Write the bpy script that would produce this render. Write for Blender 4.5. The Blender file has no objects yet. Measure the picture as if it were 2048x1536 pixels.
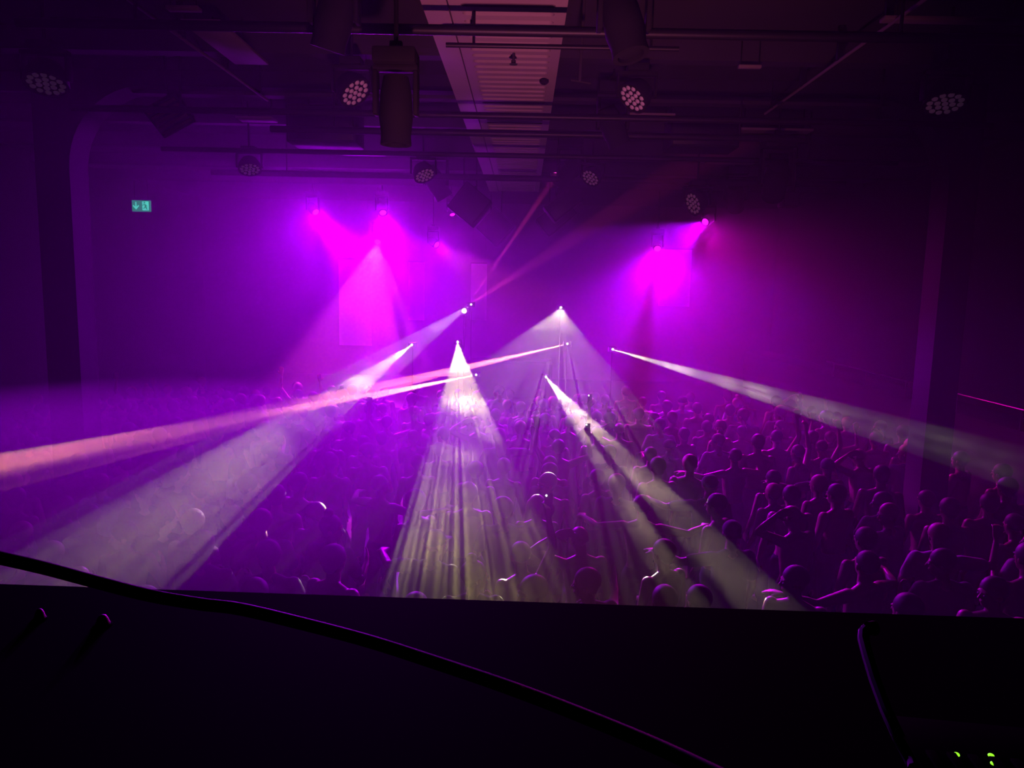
import bpy, bmesh, math, random
from mathutils import Vector, Matrix, noise
PI = math.pi
R = math.radians
C = bpy.context.scene.collection
sc = bpy.context.scene

# ------------------------------------------------------------------ camera
F = 1480.0                       # focal length in pixels of the 2048 wide frame
CAM = Vector((0, 0, 3.9))
VPX, VPY = 1048.0, 573.0         # where the long axis of the room vanishes
ROLL = R(1.25)

def cam_matrix():
    # forward / right / up such that +Y lands on (VPX, VPY) after the roll
    dx, dy = VPX - 1024, -(VPY - 768)
    ux = dx * math.cos(ROLL) - dy * math.sin(ROLL)
    uy = dx * math.sin(ROLL) + dy * math.cos(ROLL)
    pitch = math.atan(uy / F)
    yaw = -math.atan(ux / (F / math.cos(pitch)))
    f = Vector((math.sin(yaw) * math.cos(pitch), math.cos(yaw) * math.cos(pitch), -math.sin(pitch)))
    r = f.cross(Vector((0, 0, 1))).normalized()
    u = r.cross(f)
    r2 = r * math.cos(ROLL) + u * math.sin(ROLL)
    u2 = -r * math.sin(ROLL) + u * math.cos(ROLL)
    return Matrix((r2, u2, -f)).transposed()

CM = cam_matrix()
cam = bpy.data.cameras.new('camera')
cam.sensor_width = 36
cam.lens = F / 2048 * 36
cam.clip_start = 0.02
camo = bpy.data.objects.new('camera', cam)
C.objects.link(camo)
M4 = CM.to_4x4()
M4.translation = CAM
camo.matrix_world = M4
sc.camera = camo

def ray(px, py):
    return CM @ Vector(((px - 1024) / F, -(py - 768) / F, -1))

def at(px, py, Y):
    d = ray(px, py)
    return CAM + d * ((Y - CAM.y) / d.y)

def at_z(px, py, Z):
    d = ray(px, py)
    return CAM + d * ((Z - CAM.z) / d.z)

# ------------------------------------------------------------------ world, exposure
w = bpy.data.worlds.new('world')
w.use_nodes = True
w.node_tree.nodes['Background'].inputs[0].default_value = (0.05, 0.01, 0.1, 1)
w.node_tree.nodes['Background'].inputs[1].default_value = 0.0
sc.world = w
vs = sc.view_settings
vs.view_transform = 'Standard'
vs.look = 'None'
vs.gamma = 1
vs.use_curve_mapping = False
vs.exposure = 0.0
cy = sc.cycles
cy.use_denoising = True
cy.denoiser = 'OPENIMAGEDENOISE'
cy.volume_bounces = 0
cy.max_bounces = 0
cy.diffuse_bounces = 0
cy.glossy_bounces = 0
cy.transparent_max_bounces = 24
cy.sample_clamp_direct = 0
cy.sample_clamp_indirect = 0

# ------------------------------------------------------------------ materials
def mat(name, col, rough=0.6, metal=0.0, var=0.15, scale=8.0, emit=None, es=1.0, bump=0.0, spec=0.5):
    m = bpy.data.materials.new(name)
    m.use_nodes = True
    nt = m.node_tree
    b = nt.nodes['Principled BSDF']
    b.inputs['Roughness'].default_value = rough
    b.inputs['Metallic'].default_value = metal
    b.inputs['Specular IOR Level'].default_value = spec
    tc = nt.nodes.new('ShaderNodeTexCoord')
    nz = nt.nodes.new('ShaderNodeTexNoise')
    nz.inputs['Scale'].default_value = scale
    nz.inputs['Detail'].default_value = 4
    nt.links.new(tc.outputs['Object'], nz.inputs['Vector'])
    mx = nt.nodes.new('ShaderNodeMix')
    mx.data_type = 'RGBA'
    mx.inputs[6].default_value = tuple(c * (1 - var) for c in col) + (1,)
    mx.inputs[7].default_value = tuple(min(1, c * (1 + var)) for c in col) + (1,)
    nt.links.new(nz.outputs[0], mx.inputs[0])
    nt.links.new(mx.outputs[2], b.inputs['Base Color'])
    if bump:
        bp = nt.nodes.new('ShaderNodeBump')
        bp.inputs['Strength'].default_value = bump
        nt.links.new(nz.outputs[0], bp.inputs['Height'])
        nt.links.new(bp.outputs[0], b.inputs['Normal'])
    if emit:
        b.inputs['Emission Color'].default_value = tuple(emit) + (1,)
        b.inputs['Emission Strength'].default_value = es
    return m

def haze_mat(name, dens, aniso):
    m = bpy.data.materials.new(name)
    m.use_nodes = True
    nt = m.node_tree
    nt.nodes.clear()
    out = nt.nodes.new('ShaderNodeOutputMaterial')
    v = nt.nodes.new('ShaderNodeVolumeScatter')
    v.inputs['Density'].default_value = dens
    v.inputs['Anisotropy'].default_value = aniso
    nt.links.new(v.outputs[0], out.inputs['Volume'])
    return m

def wisp_mat(name, scale, lo, hi, dens, stretch=(1, 1, 1)):
    m = haze_mat(name, dens, 0.4)
    nt = m.node_tree
    v = [n for n in nt.nodes if n.type == 'VOLUME_SCATTER'][0]
    tc = nt.nodes.new('ShaderNodeTexCoord')
    mp = nt.nodes.new('ShaderNodeMapping')
    mp.inputs['Scale'].default_value = stretch
    nt.links.new(tc.outputs['Object'], mp.inputs[0])
    nz = nt.nodes.new('ShaderNodeTexNoise')
    nz.inputs['Scale'].default_value = scale
    nz.inputs['Detail'].default_value = 5
    nz.inputs['Distortion'].default_value = 0.6
    nt.links.new(mp.outputs[0], nz.inputs['Vector'])
    mr = nt.nodes.new('ShaderNodeMapRange')
    mr.inputs[1].default_value = lo
    mr.inputs[2].default_value = hi
    mr.inputs[4].default_value = dens
    nt.links.new(nz.outputs[0], mr.inputs[0])
    gr = nt.nodes.new('ShaderNodeTexGradient')      # thins out towards its rim
    gr.gradient_type = 'SPHERICAL'
    m2 = nt.nodes.new('ShaderNodeMapping')
    nt.links.new(tc.outputs['Generated'], m2.inputs[0])
    m2.inputs['Location'].default_value = (-1, -1, -1)
    m2.inputs['Scale'].default_value = (2, 2, 2)
    nt.links.new(m2.outputs[0], gr.inputs[0])
    ss = nt.nodes.new('ShaderNodeMapRange')
    ss.inputs[2].default_value = 0.45
    nt.links.new(gr.outputs['Fac'], ss.inputs[0])
    mu = nt.nodes.new('ShaderNodeMath')
    mu.operation = 'MULTIPLY'
    nt.links.new(mr.outputs[0], mu.inputs[0])
    nt.links.new(ss.outputs[0], mu.inputs[1])
    nt.links.new(mu.outputs[0], v.inputs['Density'])
    return m

MT = dict(
    black=mat('black_metal', (0.02, 0.02, 0.022), 0.45, 0.3),
    plastic=mat('black_plastic', (0.022, 0.022, 0.025), 0.8, spec=0.15),
    dark=mat('dark_paint', (0.02, 0.018, 0.024), 0.8),
    ceil=mat('ceiling_paint', (0.05, 0.045, 0.055), 0.9, var=0.3, scale=1.5),
    wall=mat('wall_paint', (0.05, 0.045, 0.06), 0.9, var=0.2, scale=2),
    stagewall=mat('stage_backdrop', (0.12, 0.1, 0.14), 0.9),
    panel=mat('pale_panel', (0.55, 0.52, 0.58), 0.7, var=0.05),
    board=mat('ceiling_board', (.3, .24, .27), .8, var=.1),
    duct=mat('duct_metal', (0.62, 0.5, 0.52), 0.55, 0.2, var=0.1, scale=3),
    slot=mat('duct_slot', (0.03, 0.02, 0.03), 0.9),
    steel=mat('steel', (0.45, 0.42, 0.46), 0.3, 0.9),
    floor=mat('floor_wood', (0.02, 0.016, 0.02), 0.6, scale=3),
    lens=mat('led_lens', (0.85, 0.75, 0.85), 0.15, 0.0, var=0.02, emit=(0.6, 0.25, 0.6), es=0.02),  # faint glow put into the lenses though these lights are unlit
    hot=mat('lit_magenta_lens', (0.3, 0.02, 0.3), 0.4, emit=(1.0, 0.01, 1.0), es=2.2),
    hotw=mat('lit_laser_aperture', (0.9, 0.9, 0.8), 0.2, emit=(1.0, 0.85, 0.9), es=30),
    hotr=mat('lit_spot_lens', (1, 0.7, 0.8), 0.2, emit=(1.0, 0.35, 0.6), es=60),
    desk=mat('desk_black', (0.0015, 0.0012, 0.002), 0.8, spec=0.02),
    green=mat('green_led', (0.2, 0.8, 0.1), 0.3, emit=(0.25, 0.75, 0.02), es=1.6),
    signg=mat('exit_sign_green', (0.0, 0.35, 0.22), 0.4, emit=(0.0, 0.22, 0.13), es=0.9),
    signw=mat('exit_sign_pictogram', (0.6, 1, 0.9), 0.4, emit=(0.05, 0.85, 0.6), es=1.0),
    skin=mat('skin', (0.5, 0.30, 0.24), 0.45, var=0.06, scale=12),
    skin2=mat('brown_skin', (0.24, 0.13, 0.09), 0.45, var=0.06, scale=12),
    hair=mat('dark_hair', (0.03, 0.02, 0.018), 0.6, var=0.3, scale=60, bump=0.4),
    blond=mat('blond_hair', (0.42, 0.3, 0.16), 0.6, var=0.2, scale=60, bump=0.4),
    denim=mat('dark_trousers', (0.03, 0.03, 0.05), 0.9, scale=30),
    tee=mat('black_tshirt', (0.025, 0.025, 0.03), 0.9, scale=20),
    tee2=mat('pale_tshirt', (0.5, 0.48, 0.5), 0.9, scale=20),
    cap=mat('cap_cloth', (0.10, 0.09, 0.11), 0.9, scale=30),
    eye=mat('eye', (0.5, 0.5, 0.5), 0.2),
    shoe=mat('shoe', (0.03, 0.03, 0.03), 0.6),
    screen=mat('lit_phone_lamp', (1, 1, 1), 0.3, emit=(1, 0.9, 0.95), es=25),
)

# ------------------------------------------------------------------ mesh helpers
class MB:
    def __init__(s):
        s.bm = bmesh.new()
        s.T = Matrix.Identity(4)
    def _add(s, vs, fs):
        bv = [s.bm.verts.new(s.T @ Vector(v)) for v in vs]
        for f in fs:
            try:
                s.bm.faces.new([bv[i] for i in f])
            except ValueError:
                pass
        return s
    def box(s, a, b, bev=0.0):
        x0, y0, z0 = a
        x1, y1, z1 = b
        if bev <= 0:
            vs = [(x, y, z) for x in (x0, x1) for y in (y0, y1) for z in (z0, z1)]
            return s._add(vs, [(0, 1, 3, 2), (4, 6, 7, 5), (0, 4, 5, 1), (2, 3, 7, 6), (0, 2, 6, 4), (1, 5, 7, 3)])
        t = bmesh.new()
        bmesh.ops.create_cube(t, size=1)
        bmesh.ops.scale(t, vec=(x1 - x0, y1 - y0, z1 - z0), verts=t.verts)
        bmesh.ops.translate(t, vec=((x0 + x1) / 2, (y0 + y1) / 2, (z0 + z1) / 2), verts=t.verts)
        bmesh.ops.bevel(t, geom=t.edges[:], offset=bev, segments=2, affect='EDGES', profile=0.5)
        return s._merge(t)
    def _merge(s, t):
        t.verts.index_update()
        s._add([v.co[:] for v in t.verts], [[v.index for v in f.verts] for f in t.faces])
        t.free()
        return s
    def rings(s, rings, cap=True, close=True):
        n = len(rings[0])
        vs = [p for r in rings for p in r]
        fs = []
        for i in range(len(rings) - 1):
            for j in range(n if close else n - 1):
                k = (j + 1) % n
                fs.append((i * n + j, i * n + k, (i + 1) * n + k, (i + 1) * n + j))
        if cap:
            fs.append(tuple(reversed(range(n))))
            fs.append(tuple(range((len(rings) - 1) * n, len(rings) * n)))
        return s._add(vs, fs)
    def lathe(s, prof, n=20, axis='Z', o=(0, 0, 0)):
        rr = []
        for r, h in prof:
            ring = []
            for k in range(n):
                a = 2 * PI * k / n
                x, y = r * math.cos(a), r * math.sin(a)
                p = {'Z': (x, y, h), 'Y': (x, h, y), 'X': (h, x, y)}[axis]
                ring.append((p[0] + o[0], p[1] + o[1], p[2] + o[2]))
            rr.append(ring)
        return s.rings(rr)
    def tube(s, pts, r, n=8):
        pts = [Vector(p) for p in pts]
        rs = r if isinstance(r, (list, tuple)) else [r] * len(pts)
        rr = []
        up = None
        for i, p in enumerate(pts):
            d = (pts[min(i + 1, len(pts) - 1)] - pts[max(i - 1, 0)]).normalized()
            if up is None:
                up = Vector((0, 0, 1)) if abs(d.z) < 0.9 else Vector((1, 0, 0))
            a = d.cross(up).normalized()
            up = a.cross(d).normalized()
            rr.append([p + a * rs[i] * math.cos(2 * PI * k / n) + up * rs[i] * math.sin(2 * PI * k / n) for k in range(n)])
        return s.rings(rr)
    def ball(s, c, r, u=12, v=8):
        rx, ry, rz = r if isinstance(r, (list, tuple)) else (r, r, r)
        t = bmesh.new()
        bmesh.ops.create_uvsphere(t, u_segments=u, v_segments=v, radius=1)
        bmesh.ops.scale(t, vec=(rx, ry, rz), verts=t.verts)
        bmesh.ops.translate(t, vec=c, verts=t.verts)
        return s._merge(t)
    def hull(s, items):
        t = bmesh.new()
        for c, r in items:
            rr = r if isinstance(r, (list, tuple)) else (r, r, r)
            q = bmesh.new()
            bmesh.ops.create_icosphere(q, subdivisions=2, radius=1)
            for v in q.verts:
                t.verts.new((c[0] + v.co.x * rr[0], c[1] + v.co.y * rr[1], c[2] + v.co.z * rr[2]))
            q.free()
        g = bmesh.ops.convex_hull(t, input=t.verts[:])
        bmesh.ops.delete(t, geom=list({v for v in t.verts if not v.link_faces}), context='VERTS')
        return s._merge(t)
    def prism(s, poly, h, axis='Y', o=0.0):
        def P(a, b, c):
            return {'Y': (a, c, b), 'Z': (a, b, c), 'X': (c, a, b)}[axis]
        n = len(poly)
        vs = [P(a, b, o) for a, b in poly] + [P(a, b, o + h) for a, b in poly]
        fs = [tuple(range(n)), tuple(reversed(range(n, 2 * n)))]
        fs += [(i, i + n, (i + 1) % n + n, (i + 1) % n) for i in range(n)]
        return s._add(vs, fs)
    def mesh(s, name, smooth=True):
        bmesh.ops.recalc_face_normals(s.bm, faces=s.bm.faces)
        me = bpy.data.meshes.new(name)
        if smooth:
            for f in s.bm.faces:
                f.smooth = True
            for e in s.bm.edges:
                if len(e.link_faces) == 2 and e.calc_face_angle(0) > 0.6:
                    e.smooth = False
        s.bm.to_mesh(me)
        s.bm.free()
        return me
    def build(s, name, m, parent=None, loc=None, rot=None, smooth=True):
        me = s.mesh(name, smooth)
        me.materials.append(m)
        o = bpy.data.objects.new(name, me)
        C.objects.link(o)
        if parent:
            o.parent = parent
        if loc is not None:
            o.location = loc
        if rot is not None:
            o.rotation_euler = rot
        return o

def tag(o, label=None, cat=None, group=None, kind=None):
    if label: o['label'] = label
    if cat: o['category'] = cat
    if group: o['group'] = group
    if kind: o['kind'] = kind
    return o

def empty(name, loc=(0, 0, 0), rot=(0, 0, 0), label=None, cat=None, group=None):
    o = bpy.data.objects.new(name, None)
    o.empty_display_size = 0.1
    C.objects.link(o)
    o.location = loc
    o.rotation_euler = rot
    return tag(o, label, cat, group)

def basis(z, xhint=Vector((1, 0, 0))):
    """rotation whose -Z looks along z"""
    z = -Vector(z).normalized()
    x = xhint - z * xhint.dot(z)
    x.normalize()
    y = z.cross(x)
    return Matrix((x, y, z)).transposed()

# ------------------------------------------------------------------ lights
def streak_nodes(ld, freq, lo, hi, gain, seed=0.0, twod=False):
    ld.use_nodes = True
    nt = ld.node_tree
    em = nt.nodes['Emission']
    tc = nt.nodes.new('ShaderNodeTexCoord')
    sp = nt.nodes.new('ShaderNodeSeparateXYZ')
    nt.links.new(tc.outputs['Normal'], sp.inputs[0])
    def div(i):
        dv = nt.nodes.new('ShaderNodeMath'); dv.operation = 'DIVIDE'
        nt.links.new(sp.outputs[i], dv.inputs[0]); nt.links.new(sp.outputs[2], dv.inputs[1])
        ml = nt.nodes.new('ShaderNodeMath'); ml.operation = 'MULTIPLY_ADD'
        ml.inputs[1].default_value = freq; ml.inputs[2].default_value = seed
        nt.links.new(dv.outputs[0], ml.inputs[0])
        return ml.outputs[0]
    nz = nt.nodes.new('ShaderNodeTexNoise')
    nz.inputs['Scale'].default_value = 1
    nz.inputs['Detail'].default_value = 3
    if twod:
        nz.noise_dimensions = '2D'
        cb = nt.nodes.new('ShaderNodeCombineXYZ')
        nt.links.new(div(0), cb.inputs[0]); nt.links.new(div(1), cb.inputs[1])
        nt.links.new(cb.outputs[0], nz.inputs['Vector'])
    else:
        nz.noise_dimensions = '1D'
        nt.links.new(div(0), nz.inputs['W'])
    mr = nt.nodes.new('ShaderNodeMapRange')
    mr.inputs[1].default_value = 0.38
    mr.inputs[2].default_value = 0.66
    mr.inputs[3].default_value = lo
    mr.inputs[4].default_value = hi * gain
    nt.links.new(nz.outputs[0], mr.inputs[0])
    nt.links.new(mr.outputs[0], em.inputs['Strength'])

def spot(parent, rootloc, S, T, ang, energy, col, blend=0.25, r=0.1, streak=None):
    ld = bpy.data.lights.new('lamp', 'SPOT')
    ld.energy = energy
    ld.color = col
    ld.spot_size = R(ang)
    ld.spot_blend = blend
    ld.shadow_soft_size = r
    o = bpy.data.objects.new('lamp', ld)
    C.objects.link(o)
    o.parent = parent
    m = basis(Vector(T) - Vector(S)).to_4x4()
    m.translation = Vector(S) - Vector(rootloc)
    o.matrix_local = m
    if streak:
        streak_nodes(ld, *streak)
    return o

def fan(parent, loc, S, E1, E2, thick, energy, col, streak=None, r=0.02, blend=0.1, mn=1.0):
    S, E1, E2 = Vector(S), Vector(E1), Vector(E2)
    d1, d2 = (E1 - S).normalized(), (E2 - S).normalized()
    m = (d1 + d2).normalized()
    ang = max(d1.angle(d2), R(mn))
    l = d2 - d1
    l = (l - m * l.dot(m)).normalized()
    z = -m
    ld = bpy.data.lights.new('beam_lamp', 'SPOT')
    ld.energy = energy
    ld.color = col
    ld.spot_size = ang
    ld.spot_blend = blend
    ld.shadow_soft_size = r
    o = bpy.data.objects.new('beam_lamp', ld)
    C.objects.link(o)
    o.parent = parent
    M = Matrix((l, z.cross(l), z)).transposed().to_4x4()
    M = M @ Matrix.Diagonal((1, min(1, thick / math.degrees(ang)), 1, 1))
    M.translation = Vector(loc)
    o.matrix_local = M
    if streak:
        streak_nodes(ld, *streak)
    return o

# ------------------------------------------------------------------ room shell
XL, XR, YB, ZC = -9.6, 7.4, 22.2, 6.3
def struct(name, mb, m):
    return tag(mb.build(name, m), kind='structure')
struct('floor', MB().box((XL - .2, 1.3, -0.2), (XR + .2, YB + .2, 0)), MT['floor'])
struct('ceiling', MB().box((XL - .2, -2.5, ZC), (XR + .2, YB + .2, ZC + .2)), MT['ceil'])
struct('wall_left', MB().box((XL - .2, -2.5, 0), (XL, YB + .2, ZC)), MT['wall'])
struct('wall_right', MB().box((XR, -2.5, 0), (XR + .2, YB + .2, ZC)), MT['wall'])
struct('wall_back', MB().box((XL, YB, 0), (XR, YB + .2, ZC)), MT['stagewall'])

# portal: two columns and a header with rounded inner corners
PY = 8.9
xi0, xo0 = at(151, 560, PY).x, at(84, 560, PY).x
xi1, xo1 = at(1880, 560, PY).x, at(1938, 560, PY).x
ztop = 6.12
mb = MB()
poly = [(xo0, 0), (xi0, 0)]
rad = 0.95
for k in range(13):
    a = PI - k * PI / 24
    poly.append((xi0 + rad + rad * math.cos(a), ztop - rad + rad * math.sin(a)))
for k in range(13):
    a = PI / 2 - k * PI / 24
    poly.append((xi1 - rad + rad * math.cos(a), ztop - rad + rad * math.sin(a)))
poly += [(xi1, 0), (xo1, 0), (xo1, ZC - .003), (xo0, ZC - .003)]
# build as strips to keep the outline concave-safe
def strip(mb, inner, outer, y0, y1):
    n = len(inner)
    vs = [(a, y0, b) for a, b in inner] + [(a, y0, b) for a, b in outer] + [(a, y1, b) for a, b in inner] + [(a, y1, b) for a, b in outer]
    fs = []
    for i in range(n - 1):
        fs += [(i, i + 1, n + i + 1, n + i), (2 * n + i, 3 * n + i, 3 * n + i + 1, 2 * n + i + 1),
               (i, 2 * n + i, 2 * n + i + 1, i + 1), (n + i, n + i + 1, 3 * n + i + 1, 3 * n + i)]
    fs += [(0, n, 3 * n, 2 * n), (n - 1, 3 * n - 1, 4 * n - 1, 2 * n - 1)]
    mb._add(vs, fs)
inner = poly[1:-3]
outer = []
half = len(inner) // 2
for i, (a, b) in enumerate(inner):
    if i == 0: outer.append((xo0, 0))
    elif i == len(inner) - 1: outer.append((xo1, 0))
    elif i < half: outer.append((xo0 + (xi0 + rad - xo0) * max(0, i - 1) / (half - 2), ZC - .003) if i > 1 else (xo0, ZC - .003))
    else: outer.append((xi1 - rad + (xo1 - xi1 + rad) * (i - half) / (half - 2), ZC - .003) if i < len(inner) - 2 else (xo1, ZC - .003))
strip(mb, inner, outer, PY, PY + .38)
struct('trim_1', mb, MT['dark'])

# raised side gallery along the right wall, with its rail
GX, GZ = 6.62, 2.42
struct('trim_2', MB().box((GX, 6.5, 0), (XR - .003, 22.1, GZ - 0.28)), MT['wall'])
gr = empty('gallery_rail', (GX + .03, 13, GZ - 0.28), label='thin steel rail running along the raised gallery at the right wall', cat='rail')
MB().tube([(0, -6.4, .28), (0, 3.2, .28)], 0.014).build('top_rail', MT['steel'], gr)
for k in range(7):
    MB().tube([(0, -6.2 + k * 1.5, 0), (0, -6.2 + k * 1.5, .28)], 0.012, 6).build('post', MT['steel'], gr)

# stage
struct('trim_3', MB().box((-7.6, 16.3, 0), (6.4, YB - .003, 1.15)), MT['dark'])
for px0, px1, py0, py1, lab in ((679, 742, 520, 690, 'wide pale hanging panel at the far left of the stage backdrop'),
                                (817, 849, 525, 640, 'narrow pale panel glowing magenta at the left middle of the backdrop'),
                                (941, 974, 528, 640, 'narrow pale panel right above the glaring pink spotlight on stage'),
                                (1317, 1384, 500, 612, 'wide pale panel behind the broad cone at the right of the stage')):
    a, b = at(px0, py1, 21.8), at(px1, py0, 21.8)
    t = empty('backdrop_banner', ((a.x + b.x) / 2, 21.8, b.z), label=lab, cat='banner')
    W = (b.x - a.x) / 2
    MB().box((-W, -.02, a.z - b.z), (W, .02, 0)).build('cloth_face', MT['panel'], t)
    MB().box((-W - .02, -.03, 0), (W + .02, .03, .04)).build('batten', MT['black'], t)
    for s in (-1, 1):
        MB().tube([(s * W * .8, 0, .03), (s * W * .8, 0, ZC - b.z)], 0.006, 6).build('wire', MT['black'], t)

# DJ table on the stage, half lost in the haze
dj = empty('dj_table', (-0.35, 18.6, 1.15), label='dark table on the stage between the light stands, lost in haze', cat='table')
MB().box((-1.1, -.35, .86), (1.1, .35, .92), .01).build('tabletop', MT['plastic'], dj)
MB().box((-1.1, -.36, 0), (1.1, -.33, .855)).build('front_cloth', MT['tee'], dj)
for sx in (-1, 1):
    MB().box((sx * 1.05 - .03, .25, 0), (sx * 1.05 + .03, .31, .86)).build('leg', MT['black'], dj)

# ------------------------------------------------------------------ ceiling: duct
DZ = 5.9
dl, dm, dr = at_z(840, 0, DZ).x, at_z(895, 0, DZ).x, at_z(1137, 0, DZ).x
dy0, dy1 = 4.2, 16.2
duct = empty('ventilation_duct', ((dl + dr) / 2, dy0, DZ), label='long pinkish ceiling duct with rows of slots running toward the stage', cat='duct')
ox, oy = (dl + dr) / 2, dy0
MB().box((dl - ox, 0, .03), (dr - ox, dy1 - dy0, ZC - DZ - .002)).build('duct_body', MT['slot'], duct)
MB().box((dl - ox, 0, .0), (dm - ox - .012, dy1 - dy0, .03)).build('side_strip', MT['duct'], duct)
pitch = 0.168
ncell = int((dy1 - dy0) / pitch)
mb = MB()
x0, x1 = dm - ox, dr - ox
cellw = (x1 - x0) / 2
cx = (x0 + x1) / 2
for i in range(ncell):
    yc = (i + .5) * pitch
    inn, out = [], []
    hw, hr = cellw - .085, 0.040
    N = 24
    for k in range(N):
        a = 2 * PI * k / N
        ca, sa = math.cos(a), math.sin(a)
        ix = (hw - hr) * (1 if ca > 1e-6 else (-1 if ca < -1e-6 else 0)) + hr * ca
        inn.append((cx + ix, yc + hr * sa, 0))
        mm = max(abs(ca), abs(sa))
        out.append((cx + cellw * ca / mm, yc + pitch / 2 * sa / mm, 0))
    top = [(a, b, .028) for a, b, c in inn]
    mb.rings([out, inn, top], cap=False)
mb.build('slotted_plate', MT['duct'], duct, smooth=False)
sp = empty('sprinkler', tuple(at_z(1027, 128, DZ - .09)), label='small sprinkler head under the slotted duct near its front', cat='sprinkler')
MB().lathe([(.012, .09), (.012, .03), (.02, .03), (.02, .01), (.006, 0)], 10).build('stem', MT['steel'], sp)
MB().lathe([(.035, -.004), (.035, .0)], 12).build('deflector', MT['steel'], sp)
sd = empty('smoke_detector', tuple(at_z(1088, 168, DZ - .04)), label='small round smoke detector at the right side of the slotted duct', cat='detector')
MB().lathe([(.045, .04), (.045, .015), (.03, 0), (.001, 0)], 16).build('housing', MT['plastic'], sd)
MB().lathe([(.02, -.006), (.02, .004)], 12).build('cap', MT['black'], sd)

# lighting pipes across the room
PZ = 5.66
pipe_y = []
for k, (py, rr, x0, x1, lab) in enumerate(((62, .036, -3.6, 3.4, 'thick black lighting pipe crossing nearest under the slotted duct'),
                               (92, .018, -.62, 1.1, 'short thin black bar just behind the nearest lighting pipe'),
                               (232, .036, -4.8, 4.8, 'black lighting pipe crossing the middle of the slotted duct'),
                               (267, .04, -3.0, 3.2, 'black lighting pipe right behind the middle pipe on the duct'),
                               (311, .034, -5.0, 5.0, 'black lighting pipe crossing the far half of the duct'),
                               (356, .05, -5.2, 5.2, 'farthest black lighting pipe crossing the duct end in haze'))):
    y = at_z(1010, py, PZ).y
    pipe_y.append(y)
    p = empty('lighting_pipe', (0, y, PZ), label=lab, cat='pipe')
    MB().tube([(x0, 0, 0), (x1, 0, 0)], rr, 12).build('tube', MT['black'], p)
    for s in (.12, .88):
        x = x0 + (x1 - x0) * s
        MB().tube([(x, 0, rr), (x, 0, (ZC if not (dl < x < dr) else DZ) - PZ)], .012, 6).build('hanger', MT['black'], p)

# long pipes along the room at both sides
for x, y0, y1, lab in ((-3.06, 4.6, 9.0, 'thin grey conduit along the ceiling left of the duct'), (2.82, 5.0, 9.2, 'thin grey conduit along the ceiling right of the duct')):
    p = empty('conduit', (x, y0, 6.0), label=lab, cat='pipe')
    MB().tube([(0, 0, 0), (0, y1 - y0, 0)], .015, 8).build('tube', MT['board'], p)
    for k in range(5):
        yy = .3 + k * (y1 - y0 - .6) / 4
        MB().box((-.03, yy - .02, 0), (.03, yy + .02, ZC - 6.0)).build('clamp', MT['black'], p)

# dark beams and pale panels of the ceiling
for k, y in enumerate((5.1, 7.45, 9.1, 10.7, 12.6, 14.6, 16.8)):
    struct('trim_%d' % (4 + k), MB().box((XL + .003, y, ZC - .22), (dl - .03, y + .16, ZC)).box((dr + .03, y, ZC - .22), (XR - .003, y + .16, ZC)), MT['ceil'])
def cpanel(pts, z, lab):
    q = [at_z(a, b, z) for a, b in pts]
    cxx = sum(p.x for p in q) / len(q); cyy = sum(p.y for p in q) / len(q)
    t = empty('ceiling_panel', (cxx, cyy, z), label=lab, cat='panel', group=None)
    x0, x1 = min(p.x for p in q), max(p.x for p in q)
    y0, y1 = min(p.y for p in q), max(p.y for p in q)
    MB().box((x0 - cxx, y0 - cyy, 0), (x1 - cxx, y1 - cyy, .03), .006).build('board', MT['board'], t)
    for sx in (.1, .9):
        xx = x0 - cxx + (x1 - x0) * sx
        MB().tube([(xx, 0, .03), (xx, 0, ZC - z)], .006, 6).build('wire', MT['black'], t)
cpanel([(362, 46), (440, 46), (472, 129), (536, 129)], 6.05, 'pinkish ceiling board left of the duct, nearest to the camera')
cpanel([(330, 17), (405, 26)], 6.05, 'small pinkish ceiling board at the top left edge')
cpanel([(470, 236), (556, 246)], 6.0, 'dim pinkish ceiling board above the left black speaker')
cpanel([(1218, 229), (1338, 246)], 6.0, 'pinkish ceiling board between the duct and the right black speaker')
cpanel([(1478, 259), (1614, 269)], 6.0, 'pinkish ceiling board right of the right black speaker')
cpanel([(1420, 321), (1505, 330)], 6.0, 'dim far ceiling board behind the right black speaker')
cpanel([(680, 306), (772, 313)], 6.0, 'dim far ceiling board behind the left black speaker')
cpanel([(1478, 135), (1520, 139)], 6.0, 'thin pinkish ceiling board at the upper right in the dark')
cpanel([(1770, 38), (2046, 52)], 6.0, 'long dim ceiling board at the top right corner')

# ------------------------------------------------------------------ fixtures
def arms(w, top, bot, t=.03, d=.07):
    return (MB().box((-w - t, -d, bot), (-w, d, top), .008).box((w, -d, bot), (w + t, d, top), .008).box((-w - t, -d, top), (w + t, d, top + .035), .008))

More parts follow.
